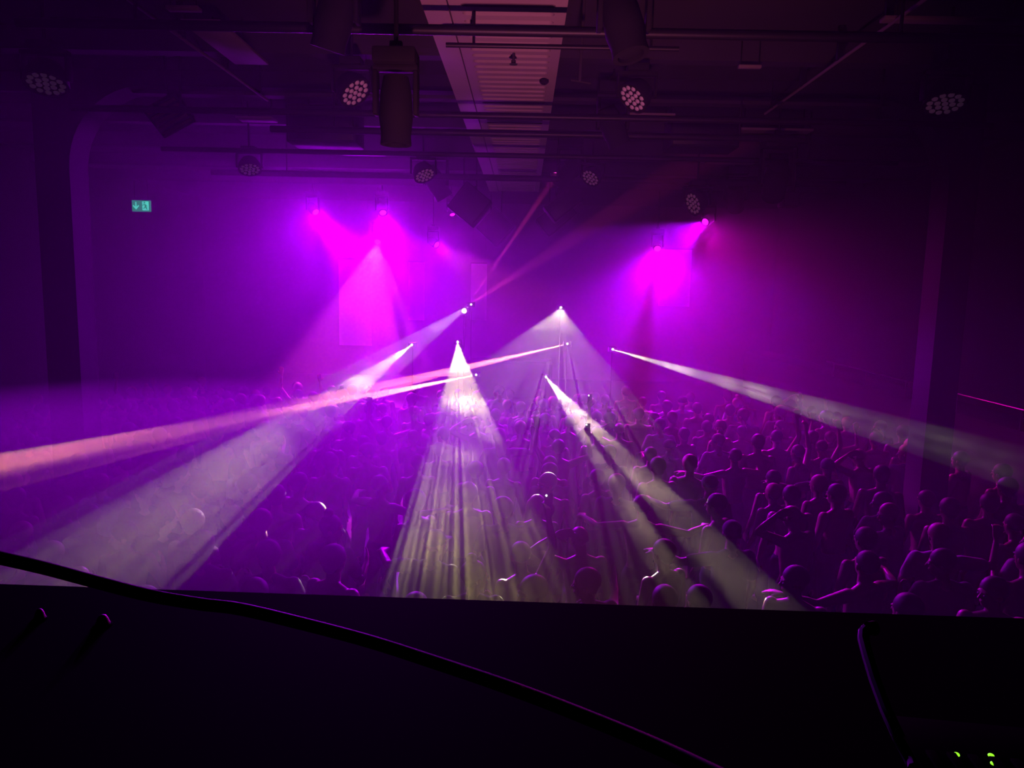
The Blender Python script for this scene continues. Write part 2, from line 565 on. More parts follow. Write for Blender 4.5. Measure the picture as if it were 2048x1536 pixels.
def moving_head(L, T, s, label, cat='stage light', group=None, lens='hot', ztop=None, hang=True, long=1.0):
    """L: where its lens is, T: where it points"""
    L, T = Vector(L), Vector(T)
    d = (T - L).normalized()
    Hc = L - d * (.2 * s * long)
    root = Hc + Vector((0, 0, .46 * s))
    t = empty('moving_head_light', root, label=label, cat=cat, group=group)
    MB().box((-.17 * s, -.13 * s, -.12 * s), (.17 * s, .13 * s, 0), .015 * s).build('base', MT['plastic'], t)
    MB().box((-.05 * s, -.03 * s, 0), (.05 * s, .03 * s, .07 * s), .008 * s).build('clamp', MT['black'], t)
    arms(.145 * s, -.16 * s, -.5 * s, .035 * s, .06 * s).build('yoke', MT['plastic'], t)
    h = MB().lathe([(.04 * s, -.2 * s * long), (.1 * s, -.19 * s * long), (.125 * s, -.1 * s * long), (.135 * s, .05 * s * long), (.12 * s, .14 * s * long), (.125 * s, .19 * s * long), (.125 * s, .2 * s * long), (.09 * s, .2 * s * long), (.09 * s, .17 * s * long)], 24).build('head', MT['plastic'], t)
    q = basis(d) @ Matrix.Rotation(PI, 3, 'X')
    h.matrix_local = Matrix.Translation(Hc - root) @ q.to_4x4()
    ln = MB().ball((0, 0, .172 * s * long), (.09 * s, .09 * s, .02 * s), 16, 8).build('lens', MT[lens], h)
    zt = ztop if ztop is not None else ZC
    if hang and root.z + .07 * s < zt:
        MB().tube([(0, 0, .06 * s), (0, 0, zt - root.z)], .015, 8).build('hanging_pole', MT['black'], t)
    return t, root

def led_par(L, d, s, label, group=None):
    L, d = Vector(L), Vector(d).normalized()
    Hc = L - d * .07 * s
    root = Hc + Vector((0, 0, .27 * s))
    t = empty('led_wash_light', root, label=label, cat='stage light', group=group)
    MB().box((-.1 * s, -.09 * s, -.07 * s), (.1 * s, .09 * s, 0), .01).build('base', MT['plastic'], t)
    arms(.17 * s, -.1 * s, -.3 * s, .02 * s, .04 * s).build('yoke', MT['plastic'], t)
    h = MB().lathe([(.05 * s, -.12 * s), (.11 * s, -.1 * s), (.155 * s, -.02 * s), (.165 * s, .05 * s), (.165 * s, .07 * s), (.15 * s, .07 * s), (.15 * s, .058 * s)], 24).build('head', MT['plastic'], t)
    q = basis(d) @ Matrix.Rotation(PI, 3, 'X')
    h.matrix_local = Matrix.Translation(Hc - root) @ q.to_4x4()
    m = MB()
    for rr, n in ((0, 1), (.058, 6), (.115, 12)):
        for k in range(n):
            a = 2 * PI * k / max(1, n) + rr
            m.ball((rr * s * math.cos(a), rr * s * math.sin(a), .06 * s), (.025 * s, .025 * s, .016 * s), 8, 6)
    m.build('lens_array', MT['lens'], h)
    MB().tube([(0, 0, -.01), (0, 0, ZC - root.z)], .014, 8).build('hanging_pole', MT['black'], t)
    return t, root

# lit magenta and violet heads over the stage
MAG, VIO, PNK = (0.78, 0.0, 1.0), (0.42, 0.0, 1.0), (1.0, 0.03, 0.85)
SM_PUFF = haze_mat('added_cone_haze', .012, .35)
def wash(px, py, Y, tpx, tpy, TY, ang, e, col, label, s=.85, r=.07, streak=(8, .2, 1.0, 2.2), blend=.3, flood=None, puff=2.6):
    S = at(px, py, Y); T = at(tpx, tpy, TY)
    t, root = moving_head(S, T, s, label)
    d = (T - S).normalized()
    spot(t, root, S + d * .06, T, ang, e, col, blend, r, streak + (px * .1,) if streak else None)
    if puff:         # haze added in the shape of the cone, so the beam shows
        hw = math.tan(R(ang / 2))
        q = basis(d)
        mb = MB()
        rr = []
        for a, b in ((.05, .02), (.35, .12), (puff * .5, puff * .5 * hw), (puff * .85, puff * .85 * hw), (puff, puff * .6 * hw)):
            rr.append([q @ Vector((b * math.cos(k * PI / 8), b * math.sin(k * PI / 8), -a)) for k in range(16)])
        mb.rings(rr)
        tag(mb.build('added_beam_haze', SM_PUFF, loc=S, smooth=False), 'added haze shaped to the light cone under a magenta lamp', 'haze', kind='stuff')
    if flood:        # added fill spot aimed at the crowd, brightens haze and shoulders
        spot(t, root, S + d * .06, flood[0], flood[1], flood[2], flood[3], 1.0, .22)
    return t
wash(632, 425, 17.5, 768, 590, 15.5, 36, 3400, (.6, 0, 1), 'leftmost lit magenta moving head light, beam slanting down to the right', flood=((-3.5, 6, 1), 78, 2300, (.44, 0, 1)))
wash(766, 426, 17.5, 812, 640, 14.5, 48, 4200, (.4, 0, 1), 'lit violet moving head light with the broad cone at left of the stage', flood=((-1.5, 6, 1), 78, 1500, (.5, 0, 1)))
wash(755, 484, 19.0, 735, 640, 17.0, 42, 5000, PNK, 'small lit pink moving head light below the broad violet cone lamp', flood=((-3, 7, 1), 78, 2600, (.46, 0, 1)))
wash(874, 490, 19.0, 985, 575, 17.5, 30, 1500, PNK, 'small dim magenta moving head light left of the red laser lines', flood=((-.5, 7, 1), 78, 1100, (.5, 0, 1)))
wash(905, 430, 18.0, 930, 560, 17.0, 30, 300, VIO, 'faintest violet moving head light beside the left tilted black box', s=.7)
wash(1410, 444, 16.5, 1275, 545, 14.5, 40, 3000, (.42, 0, 1), 'rightmost lit violet moving head light, beam slanting down to the left', flood=((4, 7, 1), 52, 900, (.85, 0, .8)))
wash(1315, 498, 18.0, 1335, 720, 14.0, 56, 3000, (.36, 0, 1), 'lit magenta moving head light with the broad cone at right of the stage', flood=((2.5, 8.5, 0), 64, 1600, (1, 0, .45)))

# unlit LED wash lights whose lens faces show
for px, py, Y, d, s, lab in (
        (712, 187, 7.2, (.68, -.34, -.77), 1.0, 'unlit LED wash light with visible lens rows, left of the duct, near the front'),
        (1264, 198, 7.4, (-.62, -.35, -.7), 1.0, 'unlit LED wash light with bright lens rows right of the duct, near the front'),
        (850, 352, 11.0, (.4, -.4, -.82), 1.0, 'small unlit LED wash light beside the left tilted black boxes'),
        (1180, 357, 12.0, (-.5, -.5, -.7), 1.0, 'small unlit LED wash light beside the right tilted black boxes'),
        (1385, 408, 11.0, (-.85, -.35, -.4), 1.1, 'unlit LED wash light seen edge-on above the rightmost lit violet head'),
        (92, 170, 6.4, (.1, -.35, -.9), 1.05, 'dim LED wash light with dotted lenses at the far left top'),
        (500, 340, 11.0, (.2, -.4, -.9), 1.0, 'barely visible LED wash light in the haze between exit sign and stage beams'),
        (1890, 210, 6.6, (-.1, -.35, -.9), 1.05, 'barely visible LED wash light at the far right top by the column')):
    led_par(at(px, py, Y), d, s, lab)

# unlit moving heads, black silhouettes
for px, py, Y, T, s, lg, lab in (
        (792, 290, 4.95, (0, 0, -1), .8, 1.35, 'large black moving head light hanging straight down left of the duct'),
        (1262, 112, 4.95, (.25, -.2, -1), .95, 1.1, 'large black moving head light hanging at the top right of the duct'),
        (655, 100, 5.3, (-.3, .2, -1), .95, 1.1, 'large black moving head light lost in the dark at top left of the duct'),
        (1240, 290, 8.6, (.5, .2, -1), 1.0, 1.1, 'black moving head light behind the front right LED wash light'),
        (1545, 392, 10.2, (.1, .6, -.5), 1.2, 1.1, 'black moving head light with a faintly lit arc right of the pale boards'),
        (1472, 418, 14.5, (.2, .5, -.5), 1.2, 1.2, 'black moving head light directly above the rightmost lit violet head'),
        (890, 395, 12.9, (.5, .2, -.8), 1.2, 1.2, 'black moving head light left of the far end of the duct'),
        (1120, 375, 12.6, (-.5, .2, -.8), 1.2, 1.2, 'black moving head light right of the far end of the duct')):
    L = at(px, py, Y)
    moving_head(L, L + Vector(T), s, lab, lens='plastic', long=lg)

def speaker(c, size, rot, label, grille=True):
    sx, sy, sz = size
    t = empty('hanging_speaker', c, rot, label=label, cat='speaker')
    MB().box((-sx / 2, -sy / 2, -sz / 2), (sx / 2, sy / 2, sz / 2), .02).build('cabinet', MT['plastic'], t)
    MB().box((-sx / 2 + .03, -sy / 2 - .012, -sz / 2 + .03), (sx / 2 - .03, -sy / 2 + .01, sz / 2 - .03), .008).build('grille', MT['black'], t)
    up = Matrix.Rotation(-rot[1], 3, 'Y')
    for k in (-1, 1):
        a = up @ Vector((0, 0, 0))
        px = k * sx * .25 * math.cos(rot[1])
        st = Vector((px, 0, sz * .2))
        g = MB().tube([up @ st, up @ Vector((px, 0, ZC - c[2]))], .012, 6).build('hanging_rod', MT['black'], t)
    return t
speaker(at(652, 255, 9.8), (.88, .5, .46), (0, 0, 0), 'wide black hanging speaker box left of the duct')
speaker(at(1402, 261, 9.8), (.86, .5, .5), (0, 0, 0), 'wide black hanging speaker box right of the duct')
speaker(at(940, 410, 13.0), (.55, .4, .55), (0, R(38), 0), 'black tilted hanging speaker left below the duct end')
speaker(at(992, 455, 16.7), (.62, .4, .62), (0, R(42), 0), 'dim tilted hanging speaker farthest below the duct end')
speaker(at(1126, 408, 13.0), (.62, .4, .34), (0, R(-40), 0), 'black tilted hanging speaker right below the duct end')
speaker(at(1112, 435, 15.0), (.72, .4, .42), (0, R(-40), 0), 'greenish dark tilted speaker lowest at right of the duct end')
speaker(at(1578, 400, 11.5), (.26, .26, .22), (0, 0, 0), 'small black speaker box high at the right near the column')
t = empty('flood_light', at(340, 230, 8.2), (R(35), R(-28), 0), label='tilted olive flat flood light hanging at the upper left', cat='stage light')
MB().box((-.2, -.05, -.17), (.2, .05, .17), .012).build('housing', MT['plastic'], t)
m = MB()
for k in range(5):
    m.box((-.17, -.062, -.14 + k * .062), (.17, -.045, -.105 + k * .062), .003)
m.build('louvre', mat('olive_louvre', (.2, .2, .1), .6), t)
_i = Matrix.Rotation(R(28), 3, 'Y') @ Matrix.Rotation(R(-35), 3, 'X')
MB().tube([_i @ Vector((0, 0, .1)), _i @ Vector((0, 0, ZC - at(340, 230, 8.2).z))], .014, 8).build('hanging_pole', MT['black'], t)

p = at(1166, 110, 6.2)
t = empty('hanging_bracket', p, label='small pale T-shaped bracket hanging right of the duct', cat='bracket')
MB().tube([(0, 0, ZC - p.z), (-.02, 0, -.2)], .012, 8).build('rod', MT['steel'], t)
MB().tube([(-.09, 0, -.19), (.07, 0, -.215)], .01, 8).build('crossbar', MT['dark'], t)

# ------------------------------------------------------------------ exit sign
q = at(283, 412, 17.0)
ex = empty('exit_sign', q, label='green lit emergency exit sign with down arrow and running figure', cat='sign')
MB().box((-.21, -.02, -.125), (.21, .03, .125), .006).build('sign_face', MT['signg'], ex)
a = MB()
a.prism([(-.125, .085), (-.105, .085), (-.105, -.03), (-.06, .015), (-.045, -.0), (-.115, -.08), (-.185, 0), (-.17, .015), (-.125, -.03)], -.006, 'Y', -.021)
a.build('arrow', MT['signw'], ex, smooth=False)
MB().prism([(.03, -.095), (.175, -.095), (.175, .1), (.03, .1)], -.003, 'Y', -.021).build('doorway', MT['signw'], ex, smooth=False)
g = MB()
g.prism([(.085 + .02 * math.cos(k), .075 + .02 * math.sin(k)) for k in [i * PI / 5 for i in range(10)]], -.004, 'Y', -.0255)
for pl in ([(.065, .05), (.115, .035), (.125, -.02), (.095, -.02), (.085, .01)],
           [(.1, -.01), (.13, -.02), (.15, -.085), (.13, -.085), (.1, -.03)],
           [(.09, -.01), (.11, -.02), (.08, -.06), (.04, -.065), (.04, -.05), (.07, -.045)],
           [(.07, .045), (.045, .02), (.03, .03), (.04, 0.0), (.075, .03)],
           [(.11, .035), (.155, .0), (.148, -.012), (.11, .015)]):
    g.prism(pl, -.004, 'Y', -.0255)
g.build('running_figure', MT['signg'], ex, smooth=False)
for s in (-1, 1):
    MB().tube([(s * .15, 0, .12), (s * .15, 0, ZC - q.z)], .006, 6).build('hanging_wire', MT['black'], ex)

# ------------------------------------------------------------------ lasers on the stage
YEL, ORG, WHT = (1.0, .84, .24), (1.0, .18, .14), (1.0, .95, .62)
def laser(px, py, Y, label):
    S = at(px, py, Y)
    base = 1.15
    t = empty('laser_projector', (S.x, Y + .15, base), label=label, cat='laser', group=None)
    z = S.z - base
    MB().box((-.09, -.1, z - .06), (.09, .1, z + .05), .008).build('housing', MT['plastic'], t)
    MB().lathe([(.018, -.115), (.018, -.1)], 10, 'Y', (0, 0, z)).build('aperture', MT['hotw'], t)
    if z > .12:
        MB().tube([(0, 0.02, .02), (0, 0.02, z - .05)], .008, 8).build('stand_pole', MT['black'], t)
        MB().lathe([(.16, 0), (.16, .02), (.02, .03)], 16, 'Z', (0, .02, 0)).build('stand_base', MT['black'], t)
    return t, Vector((0, -.15, z)), S
SM_CLEAR = haze_mat('beam_haze_even', .02, .35)
def smoke_mat(name, base, dens, scale, lo, hi, st):
    """haze added along a beam: patchy density, so that the beam shows clouds"""
    m = haze_mat(name, base, .35)
    nt = m.node_tree
    v = [n for n in nt.nodes if n.type == 'VOLUME_SCATTER'][0]
    tc = nt.nodes.new('ShaderNodeTexCoord')
    mp = nt.nodes.new('ShaderNodeMapping')
    mp.inputs['Scale'].default_value = st
    nt.links.new(tc.outputs['Object'], mp.inputs[0])
    nz = nt.nodes.new('ShaderNodeTexNoise')
    nz.inputs['Scale'].default_value = scale
    nz.inputs['Detail'].default_value = 4
    nz.inputs['Distortion'].default_value = .5
    nt.links.new(mp.outputs[0], nz.inputs['Vector'])
    mr = nt.nodes.new('ShaderNodeMapRange')
    mr.inputs[1].default_value = lo
    mr.inputs[2].default_value = hi
    mr.inputs[3].default_value = base
    mr.inputs[4].default_value = dens
    nt.links.new(nz.outputs[0], mr.inputs[0])
    sx = nt.nodes.new('ShaderNodeSeparateXYZ')       # density lowered away from the stage, to dim the beam there
    nt.links.new(tc.outputs['Object'], sx.inputs[0])
    fr = nt.nodes.new('ShaderNodeMapRange')
    fr.inputs[1].default_value = -12.0
    fr.inputs[2].default_value = -5.0
    fr.inputs[3].default_value = .28
    fr.inputs[4].default_value = 1.0
    nt.links.new(sx.outputs[1], fr.inputs[0])
    mu = nt.nodes.new('ShaderNodeMath')
    mu.operation = 'MULTIPLY'
    nt.links.new(mr.outputs[0], mu.inputs[0])
    nt.links.new(fr.outputs[0], mu.inputs[1])
    nt.links.new(mu.outputs[0], v.inputs['Density'])
    return m
SM_CLOUD = smoke_mat('beam_haze_cloudy', .012, .15, .9, .52, .60, (1.1, .7, .4))
SM_FINE = smoke_mat('beam_haze_fine', .012, .10, 1.6, .48, .60, (1.0, .8, .4))

def beam_haze_sheet(S, E1, E2, thick, mn, m, col, far=1.0):
    """sheet of denser smoke lying in the fan's plane"""
    d1, d2 = (E1 - S), (E2 - S)
    mid = (d1.normalized() + d2.normalized()).normalized()
    l = d2.normalized() - d1.normalized()
    l = (l - mid * l.dot(mid)).normalized()
    n = mid.cross(l)
    Lg = (d1.length + d2.length) / 2
    ang = max(d1.angle(d2), R(mn)) * 1.04
    hw, ht = math.tan(ang / 2), math.tan(R(thick) * .5) * 1.1
    mb = MB()
    rings = []
    for k in (.012, far):
        c = mid * Lg * k
        a, b = hw * Lg * k, ht * Lg * k + .012
        rings.append([c + l * sx * a + n * sy * b for sx, sy in ((-1, -1), (1, -1), (1, 1), (-1, 1))])
    mb.rings(rings)
    o = mb.build('added_beam_haze', m, loc=S, smooth=False)  # extra haze body that follows the beam, added to make it visible
    tag(o, 'added haze wedge along the beam of the ' + col + ' laser', 'haze', kind='stuff')

def fanlaser(px, py, Y, e1, e2, thick, e, col, label, streak=(60, .15, 1.0, 2.0), mn=1.0, sm=None, name='pale', far=1.0):
    t, loc, S = laser(px, py, Y, label)
    fan(t, loc, S, at(*e1), at(*e2), thick, e, col, streak + (px * .13,), mn=mn, r=.008)
    beam_haze_sheet(S, at(*e1), at(*e2), thick, mn, sm or SM_CLEAR, name, far)
fanlaser(823, 690, 16.8, (60, 1085, 4.3), (330, 1215, 4.3), .7, 56000, YEL, 'laser with the wide pale yellow fan spreading down to the lower left', sm=SM_CLOUD, streak=(260, .3, 1.0, 2.4))
fanlaser(942, 609, 17.4, (330, 905, 7), (560, 985, 7), .6, 16000, (1, .8, .75), 'high laser with the faint streaked fan behind the glaring pink spotlight', sm=SM_FINE, streak=(200, .1, 1.0, 2.6))
fanlaser(915, 684, 16.8, (755, 1200, 4.3), (1170, 1215, 4.3), .7, 90000, YEL, 'central laser with the streaked yellow fan falling straight toward the camera', sm=SM_CLOUD, streak=(300, .25, 1.0, 2.6))
fanlaser(1092, 754, 16.7, (1330, 1210, 4.6), (1630, 1225, 4.6), .7, 72000, (1, .8, .42), 'lowest laser with the tan fan spreading down to the lower right', sm=SM_FINE, streak=(320, .3, 1.0, 2.3))
fanlaser(1226, 699, 16.8, (2010, 880, 6), (2030, 980, 6), .9, 50000, WHT, 'laser with the narrow pale beam crossing to the right edge', sm=SM_FINE, streak=(160, .4, 1, 1.6))
fanlaser(1122, 615, 17.4, (930, 740, 12), (1240, 750, 12), .6, 26000, (1, .9, .5), 'high laser right of the middle with the short pyramid of rays', sm=SM_FINE, far=.42, streak=(150, .05, 1.0, 2.6))
fanlaser(1135, 688, 16.9, (0, 915, 6.5), (0, 985, 6.5), .9, 850000, ORG, 'laser with the upper orange beam shooting left past the middle fan', streak=(160, .5, 1, 1.4))
fanlaser(952, 750, 16.7, (0, 905, 6.2), (0, 975, 6.2), .9, 640000, (1, .3, .15), 'lowest left laser with the orange beam shooting to the left edge', streak=(160, .5, 1, 1.4))

# glaring pink spotlight on the stage with thin magenta rays
S = at(928, 622, 17.1)
t = empty('stage_spotlight', (S.x, 17.25, 1.15), label='glaring pink white spotlight in the middle of the stage facing the camera', cat='stage light')
z = S.z - 1.15
MB().lathe([(.05, .12), (.09, .08), (.1, -.1), (.08, -.1), (.08, -.08)], 20, 'Y', (0, 0, z)).build('head', MT['plastic'], t)
MB().ball((0, -.09, z), (.05, .03, .05)).build('lens', MT['hotr'], t)
MB().tube([(0, .04, .02), (0, .04, z - .08)], .014, 8).build('stand_pole', MT['black'], t)
MB().lathe([(.18, 0), (.18, .02), (.02, .03)], 16, 'Z', (0, .04, 0)).build('stand_base', MT['black'], t)
rl = Vector((S.x, 17.25, 1.15))
S2 = at(935, 611, 17.0)
for (a_, b_, e) in (((1077, 392, 15.0), (1088, 397, 15.0), 50000), ((1022, 548, 15.5), (1036, 556, 15.5), 20000)):
    fan(t, S2 - rl, S2, at(*a_), at(*b_), .35, e * 2.5, (1, .04, .35), None, r=.006, mn=.35)
    beam_haze_sheet(S2, at(*a_), at(*b_), .35, .35, SM_CLEAR, 'thin red')
for (tx, ty, TY, a, e) in ( (850, 745, 15.5, .8, 400), (928, 760, 15, 3, 400)):
    spot(t, rl, S, at(tx, ty, TY), a, e, (1, .05, .45), .4, .01)


# ------------------------------------------------------------------ haze: fills the hall beyond the booth
HY = 9.62        # thin haze over the near crowd, thicker towards the stage
tag(MB().box((XL - .4, 1.8, -.4), (XR + .4, HY, ZC + .4)).build('haze', haze_mat('near_haze', .013, .35)), 'thin purple haze over the near half of the hall', 'haze', kind='stuff')
tag(MB().box((XL - .4, HY + .002, -.4), (XR + .4, YB + .4, ZC + .4)).build('haze', haze_mat('far_haze', .042, .35)), 'thick purple haze in front of the stage', 'haze', kind='stuff')

# a denser bank of smoke over the left of the crowd
tag(MB().ball((0, 0, 0), (3.7, 3.3, .6), 32, 18).build('smoke_cloud', wisp_mat('smoke_bank', .5, .1, .6, .55), loc=(-2.5, 5.2, 2.5)), 'bank of denser purple smoke over the left of the crowd', 'haze', kind='stuff')

# ------------------------------------------------------------------ people
def remeshed(name, mb, vox, smooth=2):
    me = mb.mesh(name + '_raw', False)
    o = bpy.data.objects.new('tmp', me)
    C.objects.link(o)
    m = o.modifiers.new('r', 'REMESH')
    m.mode = 'VOXEL'
    m.voxel_size = vox
    m.use_smooth_shade = True
    s = o.modifiers.new('s', 'SMOOTH')
    s.iterations = smooth
    s.factor = .5
    dg = bpy.context.evaluated_depsgraph_get()
    out = bpy.data.meshes.new_from_object(o.evaluated_get(dg), depsgraph=dg)
    out.name = name
    bpy.data.objects.remove(o)
    bpy.data.meshes.remove(me)
    return out

def hand(mb, w, d, palm, curl, side, k):
    """w wrist, d direction along the hand, palm = palm normal"""
    d = d.normalized()
    n = (palm - d * palm.dot(d)).normalized()
    s = d.cross(n) * side
    b = w + d * .09
    mb.hull([(w, (.022, .022, .022)), (w + d * .03 + s * .022, .016), (w + d * .03 - s * .022, .016),
             (b + s * .032, .013), (b - s * .032, .013)])
    for i, (off, ln) in enumerate(((-.034, .062), (-.012, .078), (.012, .085), (.034, .075))):
        p0 = b + s * off
        a1, a2 = curl * .5, curl * 1.3
        p1 = p0 + (d * math.cos(a1) + n * math.sin(a1) + s * off * 2) .normalized() * ln * .5
        p2 = p1 + (d * math.cos(a2) + n * math.sin(a2) + s * off * 2).normalized() * ln * .5
        mb.hull([(p0, .0115), (p1, .011)])
        mb.hull([(p1, .011), (p2, .0095)])
    t0 = w + d * .03 + s * .03
    t1 = t0 + (s * .8 + d * .7 + n * .3).normalized() * .04
    t2 = t1 + (s * .25 + d + n * .5).normalized() * .035
    mb.hull([(t0, .015), (t1, .013)])
    mb.hull([(t1, .013), (t2, .0105)])

def arm_chain(side, pose):
    """pose: (upper dir, fore dir, hand dir, palm normal)"""
    sh = Vector((side * .185, 0, 1.425))
    u, f, h, n = [Vector((v[0] * side, v[1], v[2])).normalized() for v in pose]
    el = sh + u * .29
    wr = el + f * .25
    return sh, el, wr, h, n

def body_variant(key, L, Rr, yaw=0, pitch=0, lean=0, hair='short', top='none', fem=False):
    mb = MB()
    arms_ = [(s, arm_chain(s, p)) for s, p in ((-1, L), (1, Rr))]
    # legs
    for s in (-1, 1):
        hip, knee, ank = Vector((s * .09, 0, .90)), Vector((s * .115, .03 * s, .49)), Vector((s * .125, -.01 + .05 * s, .08))
        mb.hull([(hip, .088), (knee + Vector((0, 0, .03)), .056)])
        mb.hull([(knee, .055), (knee + (ank - knee) * .3 + Vector((0, -.02, 0)), .056), (ank, .036)])
        mb.hull([(ank, .036), (ank + Vector((0, -.03, -.045)), .03), (ank + Vector((s * .02, .15, -.055)), (.04, .05, .022))])
    wst = .105 if not fem else .09
    mb.hull([((-.085, 0, .92), (.08, .1, .09)), ((.085, 0, .92), (.08, .1, .09)), ((-.06, 0, 1.06), (.075, .085, .05)), ((.06, 0, 1.06), (.075, .085, .05))])
    mb.hull([((-.055, 0, 1.04), (.075, .085, .06)), ((.055, 0, 1.04), (.075, .085, .06)), ((-.085, 0, 1.25), (.065, .1, .07)), ((.085, 0, 1.25), (.065, .1, .07))])
    mb.hull([((-.09, 0, 1.24), (.065, .1, .07)), ((.09, 0, 1.24), (.065, .1, .07)), ((-.12, -.005, 1.38), (.06, .085, .06)), ((.12, -.005, 1.38), (.06, .085, .06))])
    for s in (-1, 1):       # shoulder blades and lats leave the groove of the spine
        mb.hull([((s * .075, -.06, 1.36), (.055, .04, .05)), ((s * .09, -.06, 1.24), (.045, .035, .05)), ((s * .06, -.055, 1.10), (.035, .035, .05))])
        mb.hull([((s * .07, .06, 1.34), (.06, .04, .045)), ((s * .06, .065, 1.3), (.05, .035, .04))])
        mb.hull([((s * .03, -.01, 1.47), .045), ((s * .14, -.005, 1.42), .048)])
    hc = Vector((0, .03, 1.635))
    rot = Matrix.Translation((0, 0, 1.5)) @ Matrix.Rotation(R(yaw), 4, 'Z') @ Matrix.Rotation(R(pitch), 4, 'X') @ Matrix.Translation((0, 0, -1.5))
    mb.hull([((0, .0, 1.42), (.062, .06, .03)), (rot @ Vector((0, .012, 1.56)), (.052, .055, .04))])
    for s, (sh, el, wr, h, n) in arms_:
        mb.hull([((s * .13, 0, 1.40), .06), (sh, .058)])
        mid = sh.lerp(el, .4)
        mb.hull([(sh, .058), (mid, .048), (el, .038)])
        m2 = el.lerp(wr, .3)
        mb.hull([(el, .038), (m2, .04), (wr, .024)])
        hand(mb, wr, h, n, .9 if key[-1] in 'bfd' else .35, -s, key)
    # head
    mb.T = rot
    mb.ball(hc + Vector((0, -.012, .035)), (.076, .094, .086), 20, 14)
    mb.hull([(hc + Vector((0, .03, .0)), (.064, .055, .05)), (hc + Vector((0, .045, -.075)), (.034, .03, .022)), (hc + Vector((0, -.01, -.05)), (.055, .05, .03))])
    mb.hull([(hc + Vector((0, .085, .012)), (.009, .01, .01)), (hc + Vector((0, .104, -.018)), (.015, .013, .010))])
    mb.hull([(hc + Vector((-.035, .078, .028)), (.02, .01, .007)), (hc + Vector((.035, .078, .028)), (.02, .01, .007))])
    mb.ball(hc + Vector((0, .083, -.048)), (.024, .01, .0075), 10, 6)
    for s in (-1, 1):
        mb.ball(hc + Vector((s * .078, -.012, -.0)), (.013, .022, .033), 10, 8)
    mb.T = Matrix.Identity(4)
    V = {}
    V['person'] = remeshed('person', mb, .0095)
    # trousers
    m = MB()
    for s in (-1, 1):
        hip, knee, ank = Vector((s * .09, 0, .90)), Vector((s * .115, .03 * s, .49)), Vector((s * .125, -.01 + .05 * s, .08))
        m.hull([(hip, .102), (knee, .075)])
        m.hull([(knee, .075), (ank + Vector((0, 0, .03)), .062)])
    m.hull([((-.085, 0, .92), (.095, .115, .09)), ((.085, 0, .92), (.095, .115, .09)), ((-.065, 0, 1.01), (.085, .1, .03)), ((.065, 0, 1.01), (.085, .1, .03))])
    V['trousers'] = remeshed('trousers', m, .02, 1)
    if top != 'none':
        m = MB()
        m.hull([((-.085, 0, .96), (.09, .11, .05)), ((.085, 0, .96), (.09, .11, .05)), ((-.095, 0, 1.25), (.075, .115, .07)), ((.095, 0, 1.25), (.075, .115, .07))])
        m.hull([((-.095, 0, 1.24), (.075, .115, .07)), ((.095, 0, 1.24), (.075, .115, .07)), ((-.125, -.005, 1.385), (.06, .095, .055)), ((.125, -.005, 1.385), (.06, .095, .055))])
        for s in (-1, 1):
            m.hull([((s * .04, -.01, 1.475), .045), ((s * .14, -.005, 1.425), .056)])
            sh, el = arms_[0 if s < 0 else 1][1][:2]
            m.hull([((s * .13, 0, 1.40), .068), (sh, .068)])
            m.hull([(sh, .07), (sh.lerp(el, .65), .064)])
        V['t_shirt'] = remeshed('t_shirt', m, .016, 1)
    m = MB()
    m.T = rot
    if hair in ('short', 'bun', 'long', 'crop'):
        g = .008 if hair == 'crop' else .016
        m.ball(hc + Vector((0, -.026, .047)), (.078 + g, .09 + g, .082 + g), 20, 14)
        if hair != 'crop':
            m.hull([(hc + Vector((0, -.06, -.03)), (.06, .04, .04)), (hc + Vector((0, -.04, .03)), (.088, .07, .05))])
        if hair == 'bun':
            m.ball(hc + Vector((0, -.04, .165)), (.045, .045, .04), 14, 10)
        if hair == 'long':
            m.hull([(hc + Vector((0, -.05, .02)), (.092, .06, .06)), (hc + Vector((0, -.09, -.25)), (.085, .03, .06))])
        V['hair'] = remeshed('hair', m, .011, 1)
    elif hair == 'cap':
        m.ball(hc + Vector((0, -.01, .06)), (.09, .108, .085), 20, 14)
        m.hull([(hc + Vector((-.05, .08, .055)), (.03, .02, .008)), (hc + Vector((.05, .08, .055)), (.03, .02, .008)), (hc + Vector((0, .155, .045)), (.04, .02, .006))])
        V['cap'] = remeshed('cap', m, .011, 1)
    for s in (-1, 1):
        if key in 'degj':
            e = MB()
            e.T = rot
            e.ball(hc + Vector((s * .031, .078, .006)), (.014, .012, .010), 10, 8)
            V['eye%d' % s] = e.mesh('eye')
    V['_wr'] = arms_[1][1][2] + arms_[1][1][3] * .1
    return V

